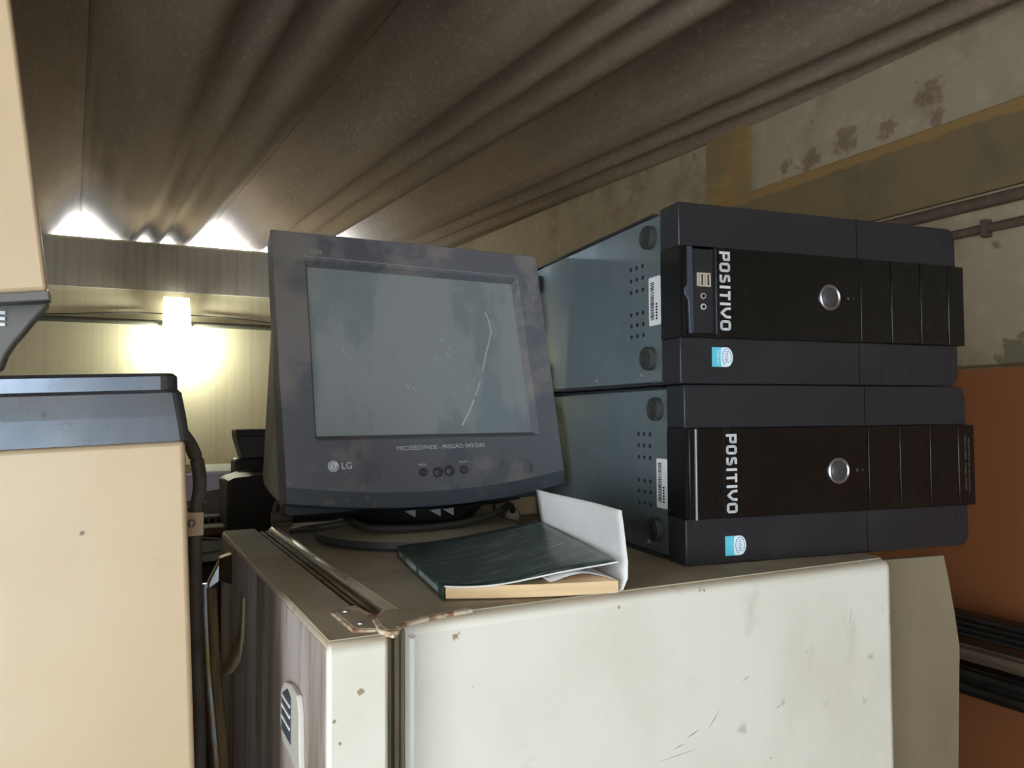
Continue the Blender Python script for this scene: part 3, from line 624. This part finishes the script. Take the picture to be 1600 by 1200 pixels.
stroke(bm, [(-.1291, .0225), (-.1291, .0178), (-.1276, .0178)], .0007, -.0007, -.0002); stroke(bm, [(-.1313, .0214), (-.1306, .0214)], .0009, -.0007, -.0002)
obj('logo_mark', bm, M_mon, lg, HM)
bm = B(); stroke(bm, [(-.1462, .2685), (.146, .2662)], .0007, -.0001, -.0003); obj('top_line', bm, M_dimink, mo, HM, label='thin pale line above the screen')
# swivel foot
bm = B(); lathe(bm, [(.128, 0), (.131, .004), (.130, .0105)], (0, -.010, 0), n=56); sb = obj('base', bm, M_baserim, mo, smooth=True, label='round dusty swivel base')
bm = B(); lathe(bm, [(.1295, .0103), (.122, .0132), (.09, .0165), (.055, .0185)], (0, -.010, 0), n=56); obj('base_top', bm, M_basetop, sb, smooth=True)
bm = B(); lathe(bm, [(.078, .016), (.086, .022), (.098, .032), (.104, .040)], (0, .028, 0), n=44); nk = obj('neck', bm, mat('neck_black', sr(30, 30, 32), .5), mo, smooth=True)
bm = B()
for t in (-.35, -.05, .12):
    a = -math.pi/2+t; c = Vector((.101*math.cos(a), .027+.101*math.sin(a), .034)); prism(bm, [c+Vector((-.007, 0, .004)), c+Vector((.007, 0, .005)), c+Vector((.007, 0, -.004))], (0, -.003, 0))
obj('neck_slot', bm, mat('slot_grey', sr(120, 124, 128), .4), nk)
bm = B(); tube(bm, [(-.152, .02, .012), (-.150, -.075, .026), (-.122, -.085, .030), (-.112, -.072, .031), (-.102, -.060, .029), (-.085, -.082, .0225), (-.055, -.094, .021), (-.01, -.098, .021), (.04, -.092, .024), (.088, -.066, .030), (.118, -.03, .032), (.14, .0, .022), (.160, .04, .006), (.185, .07, .006)], .0042, 8); obj('power_cord', bm, M_cable, mo, smooth=True, label='black cord looped round the base')

# cardboard box behind the monitor
cb = empty('cardboard_box', (.56, 1.06, FT+.0012)); tag(cb, 'small tan cardboard box on the refrigerator behind the monitor base', 'box')
bm = B(); box(bm, -.1, .06, -.005, .07, 0, .05); obj('body', bm, M_card, cb, bevel=.002)
bm = B(); box(bm, -.062, -.058, -.0062, -.0048, 0, .05); obj('flap_seam', bm, M_brown, cb)
bm = B(); lathe(bm, [(.003, 0), (.0085, .004), (.0105, .011), (.008, .019), (.003, .022)], (.495, .985, FT+.0012), n=18)
tag(obj('cable_stopper', bm, M_basetop, smooth=True), 'small round dusty knob lying on the refrigerator right of the monitor base', 'knob')

# ---------------------------------------------------------------- green book
bk = empty('book', (.31, .68, FT+.0014)); tag(bk, 'worn dark green paperback with lifted cover and upturned white back page', 'book')
A0 = Vector((.2416, .6047, 0)); B0 = Vector((.2716, .8106, 0)); C0 = Vector((.3795, .5565, 0)); D0 = Vector((.4095, .7620, 0)); BO = Vector((.31, .68, 0)); TH = .0108
def bp(s, t, h):                                # s along the spine (0 near), t across from spine, h height
    p = (A0*(1-s)+B0*s)*(1-t)+(C0*(1-s)+D0*s)*t-BO; return (p.x, p.y, h)
def sheet(fn, ns, nt, name, m, par, th=.0005, lab=None):
    bm = B(); g = [[bm.verts.new(fn(i/ns, j/nt)) for j in range(nt+1)] for i in range(ns+1)]
    for i in range(ns):
        for j in range(nt): bm.faces.new((g[i][j], g[i+1][j], g[i+1][j+1], g[i][j+1]))
    return obj(name, bm, m, par, solid=th, smooth=True, label=lab)
bm = B()
def blk(s, t, top): return bp(s, t, (TH if top else .0006)-.0012*math.sin(math.pi*t)*(1 if s < .5 else .5)*(1 if not top else .7)+(.0010 if not top else .0008))
nT = 12; ring0 = [bm.verts.new(blk(.006, .012+.985*j/nT, 1)) for j in range(nT+1)]; ring1 = [bm.verts.new(blk(.994, .012+.985*j/nT, 1)) for j in range(nT+1)]
rb0 = [bm.verts.new(blk(.006, .012+.985*j/nT, 0)) for j in range(nT+1)]; rb1 = [bm.verts.new(blk(.994, .012+.985*j/nT, 0)) for j in range(nT+1)]
for j in range(nT):
    for a, b in ((ring0, ring1), (rb1, rb0), (rb0, ring0), (ring1, rb1)): bm.faces.new((a[j], a[j+1], b[j+1], b[j]))
bm.faces.new((ring0[0], ring1[0], rb1[0], rb0[0])); bm.faces.new((ring0[-1], rb0[-1], rb1[-1], ring1[-1]))
obj('page_block', bm, M_pages, bk)
def cov(s, t):
    lift = (.0165+.0075*s)*(t**2.1)
    return bp(s-.0*t, t*(1.02-.03*(1-s)), TH+.0012+lift+.0035*math.sin(math.pi*t)*s-.0015*math.sin(2.2*math.pi*t)*(1-s))
sheet(cov, 14, 20, 'front_cover', M_cover, bk, .0006, 'scuffed dark green front cover')
bm = B(); tube(bm, [tuple(Vector(cov(-.004, i/20))) for i in range(21)], .0007, 6); obj('cover_edge', bm, M_page, bk.children[-1] if False else bk, smooth=True, label='pale worn lower edge of the cover')
sheet(lambda s, t: bp(s, -.004, .0002+(TH+.001)*t), 8, 3, 'spine', M_cover, bk, .001)
sp = bk.children[-1]
bm = B(); rn = random.Random(5)
for s0, s1, hh in ((.86, .94, .0042), (.52, .74, .0050), (.08, .44, .0044)):
    s = s0
    while s < s1:
        ds = rn.choice((.008, .012, .016)); d0 = Vector(bp(s, -.0085, .0062-hh*.5)); d1 = Vector(bp(s+ds, -.0085, .0062+hh*.5)); v = [bm.verts.new(q) for q in (d0, (d1.x, d1.y, d0.z), d1, (d0.x, d0.y, d1.z))]; bm.faces.new(v); s += ds+.007
obj('spine_print', bm, M_spineink, sp, label='worn pale marks along the spine')
def page1(s, t):
    k = .60+.385*t
    return bp(s*.98+.004, k, TH+.0012+.0062*math.sin(math.pi*min(1, t*1.0))**1.3*(1-.3*s)+.0006)
sheet(page1, 8, 16, 'loose_page', M_page, bk, .0003)
def backc(s, t):
    P = [(.955, .0004), (.995, .0006), (1.035, .003), (1.062, .012), (1.064, .026), (1.050, .045), (1.030, .069)]
    i = min(int(t*6), 5); q = t*6-i
    a = P[i][0]*(1-q)+P[i+1][0]*q; h = P[i][1]*(1-q)+P[i+1][1]*q
    if t > .5: a += .018*math.sin(s*5.5)*(t-.5)*2
    return bp(.02+s*.98, a, h+.0004)
sheet(backc, 14, 24, 'back_cover', M_page, bk, .0005, 'white back cover bent upright')

# ---------------------------------------------------------------- beige appliance with stainless top at the left
ap = empty('steel_topped_appliance', (.047, .62, 0)); tag(ap, 'beige enamelled appliance with a stainless steel top, left of the refrigerator', 'appliance')
TA = Matrix.Translation((0, 0, ZC-.018)) @ Matrix.Rotation(-.036, 4, 'Y')      # leaning a little to the left
bm = B(); box(bm, -.56, 0, 0, .50, -(ZC-.018)+.03, 0); obj('cabinet', bm, M_beige, ap, TA, bevel=.004, seg=3)
bm = B(); sec = [(.003, 0), (.001, .018), (-.0015, .0345), (-.0035, .037), (-.0035, .0465), (-.006, .049)]
ring = []
for i, (off, z) in enumerate(sec):
    x1 = off; y0 = .0-off*.8-.004; rd = .012 if i > 2 else .007
    ring.append([bm.verts.new((x, y, z)) for x, y in rrect(-.565-off, x1, y0, .505, rd, 4)])
for a, b in zip(ring, ring[1:]):
    for i in range(len(a)): bm.faces.new((a[i], a[(i+1) % len(a)], b[(i+1) % len(b)], b[i]))
bm.faces.new(ring[0][::-1]); bm.faces.new(ring[-1]); obj('steel_top', bm, M_steel, ap, TA, label='worn stainless steel top')
AI = Matrix.Translation((-.047, -.62, 0))
bm = B(); tube(bm, [(.045, .79, 1.612), (.060, .80, 1.600), (.0705, .80, 1.578), (.0735, .80, 1.553), (.070, .80, 1.529), (.0695, .80, 1.505), (.0715, .80, 1.41), (.0755, .80, 1.30), (.080, .80, 1.1), (.085, .80, .5), (.086, .80, .03)], .005, 12, flat=(.0062, .0062)); obj('hose', bm, M_hose, ap, AI, smooth=True, label='dusty grey hose clipped down the side')
bm = B(); box(bm, .045, .0765, .791, .794, 1.508, 1.530); box(bm, .045, .052, .791, .812, 1.508, 1.530); hc = obj('hose_clip', bm, M_beige, ap, AI, bevel=.001)
bm = B(); lathe(bm, [(.004, 0), (.003, .002), (.001, .003)], (.0655, .791, 1.520), (0, -1, 0), 12); obj('screw', bm, M_silver, hc, AI, smooth=True)
bm = B(); box(bm, .045, .066, .796, .802, 1.566, 1.574); obj('hose_clip', bm, M_tape, ap, AI, bevel=.002)

# beige casing leaning on top of it at the left edge of the picture
up = empty('beige_casing', (-.3, .66, 1.648)); tag(up, 'beige casing with grey slotted underside, tilted on the stainless steel top', 'casing')
UI = Matrix.Translation((.3, -.66, -1.648))
TU = UI @ Matrix.Translation((-.042, .64, ZC+.088)) @ Matrix.Rotation(-.125, 4, 'Y')
bm = B(); box(bm, -.5, 0, 0, .014, .0, .45); obj('panel', bm, M_beige, up, TU, bevel=.003, seg=3)
bm = B(); box(bm, -.499, .0005, .002, .020, -.0065, .0005); obj('lower_lip', bm, M_darkshell, up, TU, bevel=.001)
bm = B(); box(bm, -.49, -.03, .014, .09, .01, .43); obj('rear_shell', bm, M_darkshell, up, TU, bevel=.006)
bm = B(); out = [(-.0425, .083), (-.0465, .0765), (-.053, .068), (-.0575, .061), (-.064, .052), (-.0685, .044), (-.0715, .034), (-.076, .0305), (-.45, .0260), (-.49, .05)]
prism(bm, [(x, .665, ZC+z-.0005*(i > 7)) for i, (x, z) in enumerate(out)], (0, .02, 0)); prism(bm, [(x-.10, .680, ZC+z-.0005*(i > 7)) for i, (x, z) in enumerate(out[:-2]+[(-.36, .028), (-.38, .05)])], (0, .07, 0)); un2 = obj('underside', bm, M_darkshell, up, UI, bevel=.002)
for i in range(10):
    bm = B()
    if i < 3: box(bm, -.0755, -.0695, .6635, .6655, ZC+.0725-.0042*i, ZC+.0748-.0042*i)
    else: box(bm, -.095, -.0745-.0003*(i-3), .6635, .6655, ZC+.066-.0045*(i-3), ZC+.0683-.0045*(i-3))
    obj('slot', bm, M_label, un2, UI)

# ---------------------------------------------------------------- clutter in the gap beyond
cab = empty('black_cabinet', (.45, 2.05, 0)); tag(cab, 'black cabinet with grey drawer seams in the gap between the appliances', 'cabinet')
bm = B(); box(bm, -.42, .4, -.3, .5, 0, 1.318); obj('body', bm, M_black, cab, bevel=.004)
for z0, z1 in ((.55, 1.018), (1.026, 1.127), (1.135, 1.31)):
    bm = B(); box(bm, -.415, .395, -.312, -.3, z0, z1); obj('drawer_front', bm, mat('black_laminate', sr(24, 23, 23), .5), cab, bevel=.002)
for z in (1.022, 1.131):
    bm = B(); box(bm, -.418, .398, -.314, -.301, z-.003, z+.003); obj('seam_strip', bm, mat('seam_grey', sr(92, 86, 82), .6), cab)
def crate(name, x0, x1, y0, y1, z0, z1, m, label, cat, rz=0, bev=.006):
    bm = B(); c = ((x0+x1)/2, (y0+y1)/2, z0); box(bm, x0-c[0], x1-c[0], y0-c[1], y1-c[1], 0, z1-z0)
    o = obj(name, bm, m, bevel=bev); o.location = c; o.rotation_euler = (0, 0, rz); return tag(o, label, cat)
M_blk = mat('dusty_black_plastic', sr(30, 30, 31), .55, layers=[('noise', sr(52, 50, 48), (9, 9, 9), .48, .7, .6)])
# black stack: big squared box, rounded box, flared piece
s1 = empty('black_equipment_case', (.40, 2.25, 1.3185)); tag(s1, 'large black equipment case with a slanting top, bottom of the dark stack', 'case')
bm = B(); prism(bm, [(-.142, -.14, 0), (-.142, -.14, .133), (-.125, -.14, .142), (.0, -.14, .152), (.2, -.14, .155), (.2, -.14, 0)], (0, .16, 0)); obj('front_shell', bm, M_blk, s1, bevel=.004)
bm = B(); prism(bm, [(-.12, .02, .002), (-.135, .02, .125), (-.02, .02, .168), (.19, .02, .185), (.19, .02, .002)], (0, .09, 0)); obj('rear_shell', bm, M_blk, s1, bevel=.004)
s2 = crate('black_box', .312, .58, 2.372, 2.48, 1.3185, 1.4945, M_blk, 'black box with rounded corners, in the middle of the dark stack', 'box', bev=.012)
s3 = empty('black_hood', (.378, 2.43, 1.4950)); tag(s3, 'black flared hood on top of the dark stack beside the monitor', 'hood')
bm = B(); prism(bm, [(-.045, -.05, 0), (-.062, -.05, .058), (-.064, -.05, .082), (.09, -.05, .082), (.09, -.05, 0)], (0, .1, 0)); obj('shell', bm, mat('charcoal_plastic', sr(58, 58, 56), .5, layers=[('noise', sr(40, 40, 40), (14, 14, 14), .45, .7, .7)]), s3, bevel=.003)
bm = B(); box(bm, -.063, .091, -.054, .052, .0625, .083); obj('rim', bm, M_blk, s3, bevel=.002)
# white cabinet and boards behind
wc = empty('white_cabinet', (.55, 3.4, 0)); tag(wc, 'white cabinet with lilac shade coloured into its sides and a bright top edge, below the far wall', 'cabinet')
bm = B(); box(bm, -.55, .5, -.2, .25, 0, 1.395); obj('body', bm, M_lilac, wc, bevel=.004)
bm = B(); box(bm, -.56, .51, -.215, .26, 1.395, 1.408); obj('top', bm, M_label, wc, bevel=.003)
gb = empty('grey_board', (.30, 2.50, 1.3185)); tag(gb, 'torn grey board leaning on the white cabinet', 'board')
bm = B(); prism(bm, [(-.14, 0, .0), (-.14, .0, .045), (-.095, .0, .052), (-.06, .0, .075), (.0, .0, .085), (.1, .0, .09), (.16, 0, .09), (.16, 0, 0)], (0, .008, 0)); obj('sheet', bm, M_greyslab, gb)
bm = B()
for x, z in ((-.105, .035), (-.085, .042), (-.10, .022)): prism(bm, [(x, -.0015, z), (x+.03, -.0015, z+.007), (x+.034, -.0015, z+.003), (x+.012, -.0015, z-.003)], (0, .0014, 0))
obj('torn_patch', bm, M_page, gb, label='pale torn patches')
kb = empty('slotted_strip', (.245, 2.30, 1.3185)); tag(kb, 'pale slotted strip lying on the black cabinet', 'strip')
bm = B(); box(bm, -.045, .05, -.03, .03, 0, .030); obj('body', bm, M_greyslab, kb, bevel=.003)
for i in range(4):
    bm = B(); box(bm, -.028+i*.018, -.017+i*.018, -.0312, -.0298, .012, .024); obj('slot', bm, M_dark, kb)
bb = crate('brown_board', .175, .27, 2.12, 2.20, 1.3185, 1.338, M_brown, 'brown board on the black cabinet in front of the slotted strip', 'board', bev=.002)
bm = B(); tube(bm, [(.150, 1.95, 1.345), (.30, 1.95, 1.3215)], .0022, 8, smooth=False); tag(obj('metal_rod', bm, M_silver, smooth=True), 'thin bright metal rod resting on the black cabinet', 'rod')
